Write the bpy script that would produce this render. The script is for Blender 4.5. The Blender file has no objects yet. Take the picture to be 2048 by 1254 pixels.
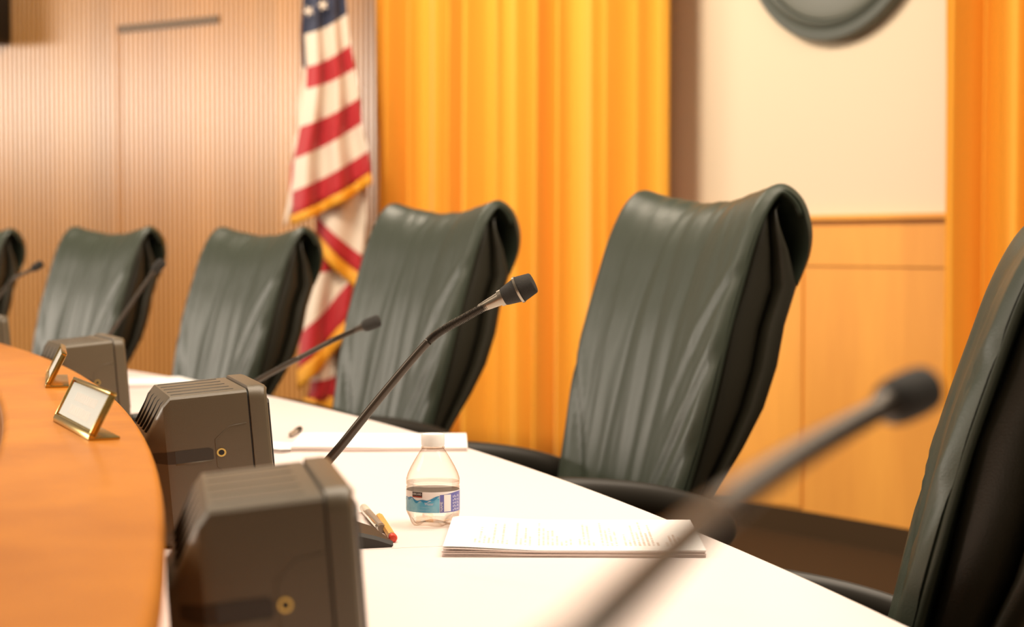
import bpy, bmesh, math, random
from mathutils import Vector, Matrix, noise
random.seed(7)
scn = bpy.context.scene
COL = scn.collection
PI = math.pi
R_ = math.radians

# ------------------------------------------------------------------ camera
F_PX = 3600.0
CAM_Z = 1.084
PITCH = math.atan((627 - 490) / F_PX)
cd = bpy.data.cameras.new('camera')
cam = bpy.data.objects.new('camera', cd)
COL.objects.link(cam)
cam.location = (0, 0, CAM_Z)
cam.rotation_euler = (PI / 2 - PITCH, 0, 0)
cd.sensor_width = 36.0
cd.lens = F_PX / 2048 * 36.0
cd.clip_start = 0.02
cd.dof.use_dof = True
cd.dof.focus_distance = 2.08
cd.dof.aperture_fstop = 5.4
scn.camera = cam

# ------------------------------------------------------------------ world, lights, exposure
scn.view_settings.view_transform = 'Standard'
scn.view_settings.look = 'None'
scn.view_settings.gamma = 1.0
scn.view_settings.exposure = 0.05
w = bpy.data.worlds.new('room_ambience')
scn.world = w
w.use_nodes = True
w.node_tree.nodes['Background'].inputs[0].default_value = (1.0, 0.80, 0.58, 1)
w.node_tree.nodes['Background'].inputs[1].default_value = 0.22


def area(name, loc, target, sx, sy, power, col):
    d = bpy.data.lights.new(name, 'AREA')
    d.shape = 'RECTANGLE'
    d.size, d.size_y = sx, sy
    d.energy = power
    d.color = col
    o = bpy.data.objects.new(name, d)
    COL.objects.link(o)
    o.location = loc
    o.rotation_euler = (Vector(target) - Vector(loc)).to_track_quat('-Z', 'Y').to_euler()
    return o


WARM = (1.0, 0.84, 0.66)
area('dais_downlight', (0.5, 2.4, 3.4), (0.0, 2.4, 0.75), 2.2, 3.2, 178, WARM)
area('hall_ceiling_light', (-4.6, 2.0, 3.5), (-0.2, 3.6, 0.8), 2.0, 2.0, 120, WARM)
area('wall_washer', (-2.4, 6.2, 3.6), (-1.2, 9.4, 1.7), 2.4, 0.7, 62, WARM)
area('curtain_washer', (-1.6, 5.4, 3.5), (0.8, 7.2, 1.3), 1.0, 0.6, 95, WARM)
area('hall_window_light', (-10.5, 8.2, 2.5), (-2.0, 9.4, 1.6), 4.0, 0.8, 410, (1.0, 0.88, 0.74))

# ------------------------------------------------------------------ pixel helpers (photo frame 2048 x 1254)
CP, SP = math.cos(PITCH), math.sin(PITCH)
CX, CY = -9.04, -0.51            # centre of the curved dais
TABLE = 0.75
LEDGE = 0.90


def ray(px, py):
    a, b = (px - 1024) / F_PX, (627 - py) / F_PX
    return Vector((a, CP + b * SP, -SP + b * CP))


def onz(px, py, z):
    d = ray(px, py)
    t = (z - CAM_Z) / d.z
    return Vector((0, 0, CAM_Z)) + d * t


def aty(px, py, Y):
    d = ray(px, py)
    return Vector((0, 0, CAM_Z)) + d * (Y / d.y)


def polar(th, r, z=0.0):
    return Vector((CX + r * math.cos(th), CY + r * math.sin(th), z))


def theta_at(px, r):
    k = (px - 1024) / F_PX
    lo, hi = 0.05, 30.0
    for _ in range(60):
        m = (lo + hi) / 2
        if math.hypot(k * m - CX, m - CY) < r:
            lo = m
        else:
            hi = m
    return math.atan2(lo - CY, k * lo - CX)


# ------------------------------------------------------------------ materials
def nodes_of(m):
    return m.node_tree.nodes, m.node_tree.links


def mat(name, col, rough=0.5, metal=0.0, spec=0.5, bump=0.0, bscale=200.0, coat=0.0, sheen=0.0):
    m = bpy.data.materials.new(name)
    m.use_nodes = True
    N, L = nodes_of(m)
    p = N['Principled BSDF']
    p.inputs['Base Color'].default_value = (*col, 1)
    p.inputs['Roughness'].default_value = rough
    p.inputs['Metallic'].default_value = metal
    p.inputs['Specular IOR Level'].default_value = spec
    p.inputs['Coat Weight'].default_value = coat
    p.inputs['Sheen Weight'].default_value = sheen
    if bump:
        tc = N.new('ShaderNodeTexCoord')
        n = N.new('ShaderNodeTexNoise')
        n.inputs['Scale'].default_value = bscale
        n.inputs['Detail'].default_value = 3
        b = N.new('ShaderNodeBump')
        b.inputs['Strength'].default_value = bump
        b.inputs['Distance'].default_value = 0.002
        L.new(tc.outputs['Object'], n.inputs['Vector'])
        L.new(n.outputs['Fac'], b.inputs['Height'])
        L.new(b.outputs['Normal'], p.inputs['Normal'])
    return m


def wood(name, c1, c2, scale, rough, coat=0.0, spec=0.5, panels=0.0):
    m = mat(name, c1, rough, coat=coat, spec=spec)
    N, L = nodes_of(m)
    p = N['Principled BSDF']
    p.inputs['Coat Roughness'].default_value = 0.12
    tc = N.new('ShaderNodeTexCoord')
    mp = N.new('ShaderNodeMapping')
    mp.inputs['Scale'].default_value = scale
    n = N.new('ShaderNodeTexNoise')
    n.inputs['Scale'].default_value = 1.0
    n.inputs['Detail'].default_value = 6
    n.inputs['Roughness'].default_value = 0.62
    r = N.new('ShaderNodeValToRGB')
    r.color_ramp.elements[0].position = 0.35
    r.color_ramp.elements[0].color = (*c1, 1)
    r.color_ramp.elements[1].position = 0.68
    r.color_ramp.elements[1].color = (*c2, 1)
    L.new(tc.outputs['Object'], mp.inputs['Vector'])
    L.new(mp.outputs['Vector'], n.inputs['Vector'])
    L.new(n.outputs['Fac'], r.inputs['Fac'])
    L.new(r.outputs['Color'], p.inputs['Base Color'])
    return m


M = {}
M['leather'] = mat('black_leather', (0.036, 0.045, 0.031), 0.41, spec=0.38, bump=0.15, bscale=420)
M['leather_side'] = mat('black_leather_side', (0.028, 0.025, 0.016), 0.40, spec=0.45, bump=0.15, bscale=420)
M['black_plastic'] = mat('black_plastic', (0.022, 0.018, 0.013), 0.45, spec=0.4)
M['metal_dark'] = mat('dark_metal', (0.05, 0.045, 0.04), 0.35, metal=0.8)
M['box'] = mat('grey_brown_plastic', (0.105, 0.080, 0.048), 0.38, spec=0.5, bump=0.12, bscale=900)
M['box_dark'] = mat('slot_black', (0.008, 0.007, 0.006), 0.6)
M['slot'] = mat('recess_shadow_brown', (0.030, 0.022, 0.014), 0.5)
M['grille'] = mat('speaker_grille', (0.02, 0.02, 0.02), 0.7, bump=0.6, bscale=900)
M['brass'] = mat('polished_brass', (0.60, 0.42, 0.13), 0.25, metal=1.0)
M['port'] = mat('port_metal', (0.6, 0.55, 0.5), 0.3, metal=1.0)
M['plate'] = mat('nameplate_white', (0.88, 0.96, 0.96), 0.3)
M['plate_mark'] = mat('nameplate_faded_ink', (0.90, 0.90, 0.86), 0.4)
M['desk'] = mat('white_laminate', (0.86, 0.76, 0.73), 0.38, spec=0.35)
M['ledge'] = wood('orange_maple', (0.42, 0.138, 0.011), (0.56, 0.200, 0.018), (6, 6, 6), 0.42, coat=0.10, spec=0.25)
M['ledge_panel'] = wood('orange_maple_panel', (0.50, 0.17, 0.03), (0.62, 0.23, 0.045), (14, 14, 1.2), 0.4)
M['slat'] = wood('slat_oak', (0.50, 0.228, 0.056), (0.62, 0.305, 0.085), (1.3, 1.3, 0.12), 0.27, spec=0.6)
M['groove'] = mat('slat_backing', (0.12, 0.055, 0.02), 0.6)
M['wainscot'] = wood('honey_birch', (0.72, 0.31, 0.055), (0.86, 0.40, 0.070), (3, 3, 0.5), 0.5, spec=0.3)
M['wall'] = mat('cream_paint', (0.70, 0.585, 0.43), 0.8, bump=0.1, bscale=90)
M['carpet'] = mat('brown_carpet', (0.060, 0.036, 0.018), 0.95, spec=0.1, bump=0.6, bscale=300)
M['curtain'] = mat('gold_curtain_cloth', (0.85, 0.395, 0.036), 0.75, spec=0.2, bump=0.2, bscale=500, sheen=0.3)
M['seal'] = mat('seal_grey_green', (0.085, 0.095, 0.08), 0.42)
M['seal_face'] = mat('seal_face_grey', (0.12, 0.125, 0.10), 0.4)
M['bronze'] = mat('bronze_and_gap_shade', (0.13, 0.075, 0.035), 0.5, metal=0.2)
M['mic'] = mat('mic_stem_satin', (0.065, 0.052, 0.040), 0.36, metal=0.6)
M['mic_collar'] = mat('mic_collar_metal', (0.30, 0.26, 0.21), 0.3, metal=0.9)
M['mic_foam'] = mat('mic_grille_black', (0.022, 0.019, 0.015), 0.75, bump=0.8, bscale=1500)
M['paper'] = mat('white_paper', (0.93, 0.91, 0.90), 0.7, spec=0.2)
M['paper_edge'] = mat('paper_edges', (0.72, 0.62, 0.58), 0.8)
M['pen_grey'] = mat('pen_grey_barrel', (0.30, 0.24, 0.19), 0.35)
M['pen_clear'] = mat('pen_frosted_cap', (0.62, 0.55, 0.45), 0.3)
M['steel'] = mat('bright_steel', (0.8, 0.75, 0.65), 0.2, metal=1.0)
M['orange_pen'] = mat('orange_barrel', (0.85, 0.42, 0.10), 0.35)
M['red_tip'] = mat('red_cap_end', (0.72, 0.06, 0.03), 0.4)
M['white_plastic'] = mat('white_plastic', (0.95, 0.93, 0.90), 0.35)
M['flag_red'] = mat('flag_red', (0.44, 0.006, 0.014), 0.6, sheen=0.3)
M['flag_white'] = mat('flag_white', (0.75, 0.635, 0.52), 0.65, sheen=0.2)
M['flag_blue'] = mat('flag_blue', (0.022, 0.028, 0.065), 0.65, sheen=0.2)
M['fringe'] = mat('gold_fringe', (0.80, 0.36, 0.02), 0.55, bump=0.8, bscale=250)
M['lab_white'] = mat('label_white', (0.88, 0.82, 0.80), 0.4)
M['lab_blue'] = mat('label_blue', (0.10, 0.42, 0.62), 0.35)
M['lab_deep'] = mat('label_wave', (0.03, 0.26, 0.50), 0.35)
M['lab_purple'] = mat('label_violet', (0.13, 0.13, 0.42), 0.35)
M['lab_black'] = mat('label_black', (0.03, 0.02, 0.015), 0.4)
M['lab_red'] = mat('label_red', (0.35, 0.06, 0.04), 0.4)
M['lab_pale'] = mat('label_pale', (0.75, 0.72, 0.80), 0.4)

# glossy blotchy label water
N, L = nodes_of(M['lab_blue'])
tc = N.new('ShaderNodeTexCoord'); n = N.new('ShaderNodeTexNoise'); n.inputs['Scale'].default_value = 70
r = N.new('ShaderNodeValToRGB')
r.color_ramp.elements[0].position = .35; r.color_ramp.elements[0].color = (.06, .36, .60, 1)
r.color_ramp.elements[1].position = .7; r.color_ramp.elements[1].color = (.28, .58, .72, 1)
L.new(tc.outputs['Object'], n.inputs['Vector']); L.new(n.outputs['Fac'], r.inputs['Fac'])
L.new(r.outputs['Color'], N['Principled BSDF'].inputs['Base Color'])


def clear_mat(name, tint, edge, edge_amt, gloss):
    """thin clear plastic: transparent, tinted and more reflective where seen edge-on"""
    m = bpy.data.materials.new(name)
    m.use_nodes = True
    N, L = nodes_of(m)
    N.remove(N['Principled BSDF'])
    out = N['Material Output']
    lw = N.new('ShaderNodeLayerWeight'); lw.inputs['Blend'].default_value = 0.5
    pw = N.new('ShaderNodeMath'); pw.operation = 'POWER'; pw.inputs[1].default_value = 3.0
    mixc = N.new('ShaderNodeMix'); mixc.data_type = 'RGBA'
    mixc.inputs[6].default_value = (*tint, 1); mixc.inputs[7].default_value = (*edge, 1)
    tr = N.new('ShaderNodeBsdfTransparent')
    gl = N.new('ShaderNodeBsdfGlossy'); gl.inputs['Roughness'].default_value = 0.04
    fr = N.new('ShaderNodeMath'); fr.operation = 'MULTIPLY_ADD'; fr.inputs[1].default_value = .55; fr.inputs[2].default_value = .025
    p5 = N.new('ShaderNodeMath'); p5.operation = 'POWER'; p5.inputs[1].default_value = 5.0
    L.new(lw.outputs['Facing'], p5.inputs[0]); L.new(p5.outputs[0], fr.inputs[0])
    ml = N.new('ShaderNodeMath'); ml.operation = 'MULTIPLY'; ml.inputs[1].default_value = gloss
    mx = N.new('ShaderNodeMixShader')
    L.new(lw.outputs['Facing'], pw.inputs[0])
    sc = N.new('ShaderNodeMath'); sc.operation = 'MULTIPLY'; sc.inputs[1].default_value = edge_amt
    L.new(pw.outputs[0], sc.inputs[0]); L.new(sc.outputs[0], mixc.inputs[0])
    L.new(mixc.outputs[2], tr.inputs['Color'])
    L.new(fr.outputs[0], ml.inputs[0]); L.new(ml.outputs[0], mx.inputs[0])
    L.new(tr.outputs[0], mx.inputs[1]); L.new(gl.outputs[0], mx.inputs[2])
    L.new(mx.outputs[0], out.inputs['Surface'])
    return m


M['clear'] = clear_mat('clear_plastic', (0.985, 0.98, 0.97), (0.55, 0.38, 0.24), 1.0, 0.9)
mw = bpy.data.materials.new('water'); mw.use_nodes = True
N, L = nodes_of(mw); N.remove(N['Principled BSDF'])
g = N.new('ShaderNodeBsdfGlass'); g.inputs['IOR'].default_value = 1.33; g.inputs['Roughness'].default_value = 0.0
t = N.new('ShaderNodeBsdfTransparent'); t.inputs['Color'].default_value = (.98, .97, .95, 1)
mx = N.new('ShaderNodeMixShader'); mx.inputs[0].default_value = 0.72
L.new(g.outputs[0], mx.inputs[1]); L.new(t.outputs[0], mx.inputs[2]); L.new(mx.outputs[0], N['Material Output'].inputs['Surface'])
M['water'] = mw


# printed page: rows of small marks in object space (x along the sheet, y across)
def page_material():
    m = mat('printed_page', (0.93, 0.91, 0.90), 0.7, spec=0.2)
    N, L = nodes_of(m)
    p = N['Principled BSDF']
    tc = N.new('ShaderNodeTexCoord')
    sx = N.new('ShaderNodeSeparateXYZ')
    L.new(tc.outputs['Object'], sx.inputs[0])

    def math_(op, a, b=None, c=None):
        k = N.new('ShaderNodeMath'); k.operation = op
        for i, v in enumerate((a, b, c)):
            if v is None:
                continue
            if isinstance(v, (int, float)):
                k.inputs[i].default_value = v
            else:
                L.new(v, k.inputs[i])
        return k.outputs[0]
    X, Y = sx.outputs[0], sx.outputs[1]
    pitch = 0.0050
    row = math_('FLOOR', math_('DIVIDE', X, pitch))
    fr = math_('FRACT', math_('DIVIDE', X, pitch))
    inrow = math_('MULTIPLY', math_('GREATER_THAN', fr, 0.24), math_('LESS_THAN', fr, 0.76))
    # letters: noise along y, different per row
    cb = N.new('ShaderNodeCombineXYZ')
    L.new(math_('MULTIPLY', row, 7.31), cb.inputs[0]); L.new(math_('MULTIPLY', Y, 320.0), cb.inputs[1])
    nz = N.new('ShaderNodeTexNoise'); nz.inputs['Scale'].default_value = 1.0; nz.inputs['Detail'].default_value = 1
    L.new(cb.outputs[0], nz.inputs['Vector'])
    letters = math_('GREATER_THAN', nz.outputs['Fac'], 0.41)
    # line length per row
    wn = N.new('ShaderNodeTexWhiteNoise'); wn.noise_dimensions = '1D'
    L.new(row, wn.inputs['W'])
    start = math_('GREATER_THAN', Y, -0.078)
    end = math_('LESS_THAN', Y, math_('MULTIPLY_ADD', wn.outputs['Value'], 0.15, -0.055))
    gapr = math_('GREATER_THAN', math_('FRACT', math_('MULTIPLY', row, 0.2137)), 0.14)
    body = math_('MULTIPLY', math_('GREATER_THAN', X, -0.115), math_('LESS_THAN', X, 0.125))
    k = math_('MULTIPLY', inrow, letters)
    k = math_('MULTIPLY', k, math_('MULTIPLY', start, end))
    k = math_('MULTIPLY', k, math_('MULTIPLY', gapr, body))
    mixc = N.new('ShaderNodeMix'); mixc.data_type = 'RGBA'
    mixc.inputs[6].default_value = (0.93, 0.91, 0.90, 1); mixc.inputs[7].default_value = (0.42, 0.25, 0.17, 1)
    L.new(math_('MULTIPLY', k, 0.6), mixc.inputs[0])
    L.new(mixc.outputs[2], p.inputs['Base Color'])
    return m


M['page'] = page_material()


# slat wall: each veneer sheet a little different in tone
def veneer(m, step, amt):
    N, L = nodes_of(m)
    p = N['Principled BSDF']
    src = p.inputs['Base Color'].links[0].from_socket
    tc = N.new('ShaderNodeTexCoord'); sx = N.new('ShaderNodeSeparateXYZ')
    L.new(tc.outputs['Object'], sx.inputs[0])

    def mt(op, a, b):
        k = N.new('ShaderNodeMath'); k.operation = op
        for i, v in enumerate((a, b)):
            if isinstance(v, (int, float)):
                k.inputs[i].default_value = v
            else:
                L.new(v, k.inputs[i])
        return k.outputs[0]
    ang = mt('ARCTAN2', mt('SUBTRACT', sx.outputs[1], CY), mt('SUBTRACT', sx.outputs[0], CX))
    wn = N.new('ShaderNodeTexWhiteNoise'); wn.noise_dimensions = '1D'
    L.new(mt('FLOOR', mt('DIVIDE', ang, step), 0), wn.inputs['W'])
    hs = N.new('ShaderNodeHueSaturation')
    L.new(mt('ADD', mt('MULTIPLY', wn.outputs['Value'], amt), 1 - amt / 2), hs.inputs['Value'])
    L.new(src, hs.inputs['Color']); L.new(hs.outputs['Color'], p.inputs['Base Color'])


veneer(M['slat'], 0.0125, 0.22)
veneer(M['wainscot'], 0.017, 0.10)


# ------------------------------------------------------------------ mesh helpers
def obj(name, bm, mats, parent=None, smooth=True, auto=None, loc=None):
    me = bpy.data.meshes.new(name)
    bmesh.ops.recalc_face_normals(bm, faces=bm.faces)
    bm.to_mesh(me); bm.free()
    if not isinstance(mats, (list, tuple)):
        mats = [mats]
    for m in mats:
        me.materials.append(m)
    if smooth:
        me.polygons.foreach_set('use_smooth', [True] * len(me.polygons))
        if auto is not None:
            me.set_sharp_from_angle(angle=R_(auto))
    o = bpy.data.objects.new(name, me)
    COL.objects.link(o)
    if parent is not None:
        o.parent = parent
    if loc is not None:
        o.location = loc
    return o


def tag(o, label, cat, group=None):
    o['label'] = label; o['category'] = cat
    if group:
        o['group'] = group
    return o


def thing(name, label, cat, loc=(0, 0, 0), rotz=0.0, group=None):
    o = bpy.data.objects.new(name, None)
    COL.objects.link(o)
    o.empty_display_size = 0.1
    o.location = loc; o.rotation_euler = (0, 0, rotz)
    return tag(o, label, cat, group)


def struct(name, bm, m, **k):
    o = obj(name, bm, m, **k)
    o['kind'] = 'structure'
    return o


def copy_tree(o, parent=None):
    c = o.copy(); COL.objects.link(c)
    if parent is not None:
        c.parent = parent
    for ch in list(o.children):
        copy_tree(ch, c)
    return c


def loft(bm, rings, close=True, caps=True, mi=0):
    vs = [[bm.verts.new(p) for p in r] for r in rings]
    n = len(vs[0])
    for a, b in zip(vs, vs[1:]):
        for i in range(n if close else n - 1):
            j = (i + 1) % n
            f = bm.faces.new((a[i], a[j], b[j], b[i])); f.material_index = mi
    if caps and close:
        for r in (vs[0], vs[-1]):
            f = bm.faces.new(r); f.material_index = mi
    return vs


def box(bm, x0, x1, y0, y1, z0, z1, mi=0):
    v = [bm.verts.new((x, y, z)) for z in (z0, z1) for x, y in ((x0, y0), (x1, y0), (x1, y1), (x0, y1))]
    for f in ((0, 1, 2, 3), (4, 5, 6, 7), (0, 1, 5, 4), (1, 2, 6, 5), (2, 3, 7, 6), (3, 0, 4, 7)):
        bm.faces.new([v[i] for i in f]).material_index = mi
    return v


def bev(bm, w, seg=2):
    bmesh.ops.recalc_face_normals(bm, faces=bm.faces)
    bmesh.ops.bevel(bm, geom=list(bm.edges), offset=w, segments=seg, profile=0.5, affect='EDGES', clamp_overlap=True)


def catmull(pts, n):
    pts = [Vector(p) for p in pts]
    P = [2 * pts[0] - pts[1]] + pts + [2 * pts[-1] - pts[-2]]
    out = []
    for i in range(1, len(P) - 2):
        p0, p1, p2, p3 = P[i - 1:i + 3]
        for k in range(n):
            t = k / n
            out.append(0.5 * ((2 * p1) + (p2 - p0) * t + (2 * p0 - 5 * p1 + 4 * p2 - p3) * t * t + (3 * p1 - p0 - 3 * p2 + p3) * t ** 3))
    out.append(P[-2])
    return out


def tube(bm, pts, rad, n=12, mi=0, flat=1.0, up=Vector((0, 0, 1)), caps=True):
    """rad: number or list; flat scales the vertical size of the section"""
    pts = [Vector(p) for p in pts]
    rings = []
    prev = None
    for i, p in enumerate(pts):
        a = pts[max(i - 1, 0)]; b = pts[min(i + 1, len(pts) - 1)]
        t = (b - a).normalized()
        if prev is None:
            s = t.cross(up)
            if s.length < 1e-4:
                s = t.cross(Vector((1, 0, 0)))
        else:
            s = prev - t * prev.dot(t)
        s.normalize(); prev = s
        u = s.cross(t).normalized()
        rr = rad[i] if isinstance(rad, (list, tuple)) else rad
        rings.append([p + s * (rr * math.cos(2 * PI * k / n)) + u * (rr * flat * math.sin(2 * PI * k / n)) for k in range(n)])
    loft(bm, rings, caps=caps, mi=mi)


def lathe(bm, prof, n=48, mi=0, c=(0, 0), caps=True):
    rings = [[Vector((c[0] + r * math.cos(2 * PI * k / n), c[1] + r * math.sin(2 * PI * k / n), z)) for k in range(n)] for r, z in prof]
    loft(bm, rings, caps=caps, mi=mi)


def lathe_axis(bm, prof, base, axis, n=24, mi=0):
    axis = Vector(axis).normalized()
    q = Vector((0, 0, 1)).rotation_difference(axis)
    rings = [[Vector(base) + q @ Vector((r * math.cos(2 * PI * k / n), r * math.sin(2 * PI * k / n), z)) for k in range(n)] for r, z in prof]
    loft(bm, rings, mi=mi)


def arc_solid(bm, th0, th1, prof, n, mi=0):
    """sweep a closed (r, z) profile along the dais curve"""
    rings = []
    for i in range(n + 1):
        th = th0 + (th1 - th0) * i / n
        rings.append([polar(th, r, z) for r, z in prof])
    loft(bm, rings, mi=mi)


def rect_prof(r0, r1, z0, z1, b=0.0):
    if b <= 0:
        return [(r0, z0), (r1, z0), (r1, z1), (r0, z1)]
    p = []
    for cx, cz, a0 in ((r1 - b, z0 + b, -90), (r1 - b, z1 - b, 0), (r0 + b, z1 - b, 90), (r0 + b, z0 + b, 180)):
        for k in range(5):
            a = R_(a0 + 90 * k / 4)
            p.append((cx + b * math.cos(a), cz + b * math.sin(a)))
    return p


def sstep(a, b, x):
    t = max(0.0, min(1.0, (x - a) / (b - a)))
    return t * t * (3 - 2 * t)


# ================================================================== SETTING
RW = 12.45
bm = bmesh.new()
v = [bm.verts.new(p) for p in ((-16, -3, 0), (6, -3, 0), (6, 14, 0), (-16, 14, 0))]
bm.faces.new(v)
struct('floor', bm, M['carpet'], smooth=False)

WALL_TOP = 3.3
# left: vertical wooden slats on a backing
tA, tB = theta_at(790, RW), theta_at(-420, RW)
pitch = 0.036 / RW
ns = int((tB - tA) / pitch)
bm = bmesh.new()
prof_t, lows = [], []
for i in range(ns):
    t0 = tA + i * pitch
    for f, d in ((0.0, 0.0), (0.30, 0.0), (0.34, -0.011), (0.40, -0.013), (0.90, -0.013), (0.96, -0.011)):
        prof_t.append((t0 + f * pitch, RW + d, 1 if f < 0.3 else 0))
lo = [bm.verts.new(polar(t, r, 0)) for t, r, m in prof_t]
hi = [bm.verts.new(polar(t, r, WALL_TOP)) for t, r, m in prof_t]
for i in range(len(lo) - 1):
    f = bm.faces.new((lo[i], lo[i + 1], hi[i + 1], hi[i])); f.material_index = prof_t[i][2]
struct('wall_left', bm, [M['slat'], M['groove']], smooth=False)
# slatted door in that wall: strip coloured dark for its shaded top gap, and a jamb line
d0, d1 = theta_at(440, RW - .02), theta_at(240, RW - .02)
zt = (onz(440, 38, 0) and 0) or aty(440, 38, polar(d0, RW).y).z
bm = bmesh.new()
arc_solid(bm, d0, d1, rect_prof(RW - .022, RW - .004, zt - .022, zt + .018), 16)
struct('door_gap_shade', bm, M['bronze'], smooth=False)
bm = bmesh.new()
arc_solid(bm, d1, d1 + .0003, rect_prof(RW - .0165, RW - .004, 0, zt), 1)
struct('trim_2', bm, M['slat'], smooth=False)

# right: cream wall with a honey wood wainscot
tC = theta_at(2700, RW)
bm = bmesh.new()
arc_solid(bm, tC, tA, rect_prof(RW, RW + .1, 0, WALL_TOP), 40)
struct('wall_back', bm, M['wall'], smooth=False)
w0, w1 = tC, theta_at(1250, RW)
capz = aty(1740, 441, polar(theta_at(1740, RW), RW).y).z
bm = bmesh.new()
arc_solid(bm, w0, w1, rect_prof(RW - .012, RW, 0.0, capz), 36)
struct('trim_3', bm, M['wainscot'], smooth=False)
bm = bmesh.new()
arc_solid(bm, w0, w1, rect_prof(RW - .045, RW, capz, capz + .022, .006), 36)
struct('trim_4', bm, M['wainscot'], smooth=False)
midz = aty(1740, 540, polar(theta_at(1740, RW), RW).y).z
bm = bmesh.new()            # top rail and stiles of the panelling
arc_solid(bm, w0, w1, rect_prof(RW - .020, RW - .012, midz + .012, capz - .015, .003), 36)
struct('trim_5', bm, M['wainscot'], smooth=False)
bm = bmesh.new()
for pa, pb in ((1480, 1612), (1985, 2100), (1255, 1330)):
    arc_solid(bm, theta_at(pb, RW), theta_at(pa, RW), rect_prof(RW - .020, RW - .012, 0.1, midz + .004, .003), 4)
struct('trim_6', bm, M['wainscot'], smooth=False)
bm = bmesh.new()
arc_solid(bm, w0, w1, rect_prof(RW - .02, RW - .012, 0, .09), 36)
struct('baseboard_back', bm, M['carpet'], smooth=False)


# ------------------------------------------------------------------ curtains
def curtain(name, label, px0, px1, r, folds, seed, depth):
    rnd = random.Random(seed)
    ta, tb = theta_at(px0, r), theta_at(px1, r)
    n = folds * 14
    # irregular fold phases
    ph = [0.0]
    for i in range(n):
        ph.append(ph[-1] + rnd.uniform(0.75, 1.25) * 2 * PI / 14 * (1 + 0.35 * math.sin(i * 0.21 + seed)))
    amp = [depth * (0.65 + 0.35 * math.sin(i * 0.13 + seed * 2.1)) for i in range(n + 1)]
    rows = []
    for k in range(13):
        z = 0.03 + (WALL_TOP - 0.15) * k / 12
        row = []
        for i in range(n + 1):
            t = ta + (tb - ta) * i / n
            s = math.sin(ph[i] + 0.25 * math.sin(z * 1.3 + i * .05))
            s = math.copysign(abs(s) ** 0.8, s)
            row.append(polar(t + 0.0016 * math.cos(ph[i]) , r + amp[i] * s * (0.85 + 0.15 * math.sin(z + i * .02)), z))
        rows.append(row)
    bm = bmesh.new()
    loft(bm, rows, close=False, caps=False)
    o = obj(name, bm, M['curtain'])
    so = o.modifiers.new('thickness', 'SOLIDIFY'); so.thickness = 0.004
    return tag(o, label, 'curtain', None)


curtain('curtain', 'wide gold pleated curtain hanging between the flag and the cream wall', 757, 1343, RW - .17, 13, 3, .085)
curtain('curtain', 'narrow gold pleated curtain at the right edge, right of the cream wall', 1890, 2330, RW - .18, 8, 9, .085)

# ------------------------------------------------------------------ round wall seal (lower edge in view)
th = theta_at(1668, RW - .02)
pc = polar(th, RW)
zb = aty(1668, 84, pc.y).z
rot = Matrix.Rotation(th + PI, 4, 'Z') @ Matrix.Rotation(PI / 2, 4, 'Y')
seal = thing('wall_seal', 'large round grey-green plaque hung high on the cream wall, only its bottom showing', 'plaque', (pc.x, pc.y, zb + .475), th + PI)


def disc_x(prof, n=72):
    bm = bmesh.new()
    rings = [[Vector((x, r * math.cos(2 * PI * k / n), r * math.sin(2 * PI * k / n))) for k in range(n)] for r, x in prof]
    loft(bm, rings)
    return bm


obj('rim', disc_x([(.455, .004), (.475, .012), (.475, .045), (.468, .055), (.44, .06), (.432, .052), (.425, .058), (.41, .066), (.40, .06), (.395, .02), (.2, .006)]), M['seal'], seal, auto=35)
obj('face', disc_x([(.394, .02), (.394, .05), (.37, .056), (.2, .062), (.02, .064)]), M['seal_face'], seal, auto=35)

# wall speaker, top left corner
th = theta_at(-84, RW - .33)
p = polar(th, RW - .33)
ws = thing('wall_speaker', 'black box loudspeaker high on the slat wall at the top left corner', 'speaker', (p.x, p.y, aty(0, 78, p.y).z), th + PI)
bm = bmesh.new(); box(bm, -.30, 0.0, -.125, .125, 0, .42); bev(bm, .012)
obj('cabinet', bm, M['black_plastic'], ws, auto=40)
bm = bmesh.new(); box(bm, -.001, .012, -.11, .11, .015, .405); bev(bm, .004)
obj('grille', bm, M['grille'], ws, auto=40)
bm = bmesh.new(); tube(bm, [(-.28, 0, .21), (-.31, 0, .21)], .02); box(bm, -.316, -.308, -.06, .06, .13, .29)
obj('wall_bracket', bm, M['metal_dark'], ws, auto=40)

# ================================================================== DAIS: ledge and desks
T0, T1 = R_(-4), R_(50)
ledge = thing('dais_ledge', 'curved orange maple ledge running along the front of the dais', 'ledge', (0, 0, 0))
bm = bmesh.new()
arc_solid(bm, T0, T1, rect_prof(8.835, 8.972, LEDGE - .034, LEDGE, .009), 90)
obj('ledge_top', bm, M['ledge'], ledge, auto=50)
bm = bmesh.new()
arc_solid(bm, T0, T1, rect_prof(8.925, 8.966, 0.0, LEDGE - .034), 90)
obj('front_panel', bm, M['ledge_panel'], ledge, auto=50)

tS = math.atan2(onz(800, 1096, TABLE).y - CY, onz(800, 1096, TABLE).x - CX)


def desk(label, a, b, n):
    d = thing('desk', label, 'desk', polar((a + b) / 2, 9.28), 0, None)
    off = Vector(d.location)
    bm = bmesh.new()
    arc_solid(bm, a, b, rect_prof(8.9665, 9.615, TABLE - .03, TABLE, .003), n)
    for v in bm.verts: v.co -= off
    obj('desktop', bm, M['desk'], d, auto=40)
    for t in (a + .012, b - .012):
        bm = bmesh.new()
        arc_solid(bm, t - .0015, t + .0015, rect_prof(8.967, 9.15, 0.0, TABLE - .03), 1)
        for v in bm.verts: v.co -= off
        obj('support_panel', bm, M['ledge_panel'], d, smooth=False)
    return d


desk('white laminate desk section nearest the viewer, in front of the printed agenda', T0, tS - .00008, 30)
desk('white laminate desk section beyond the seam, under the water bottle', tS + .00008, T1, 60)

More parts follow.
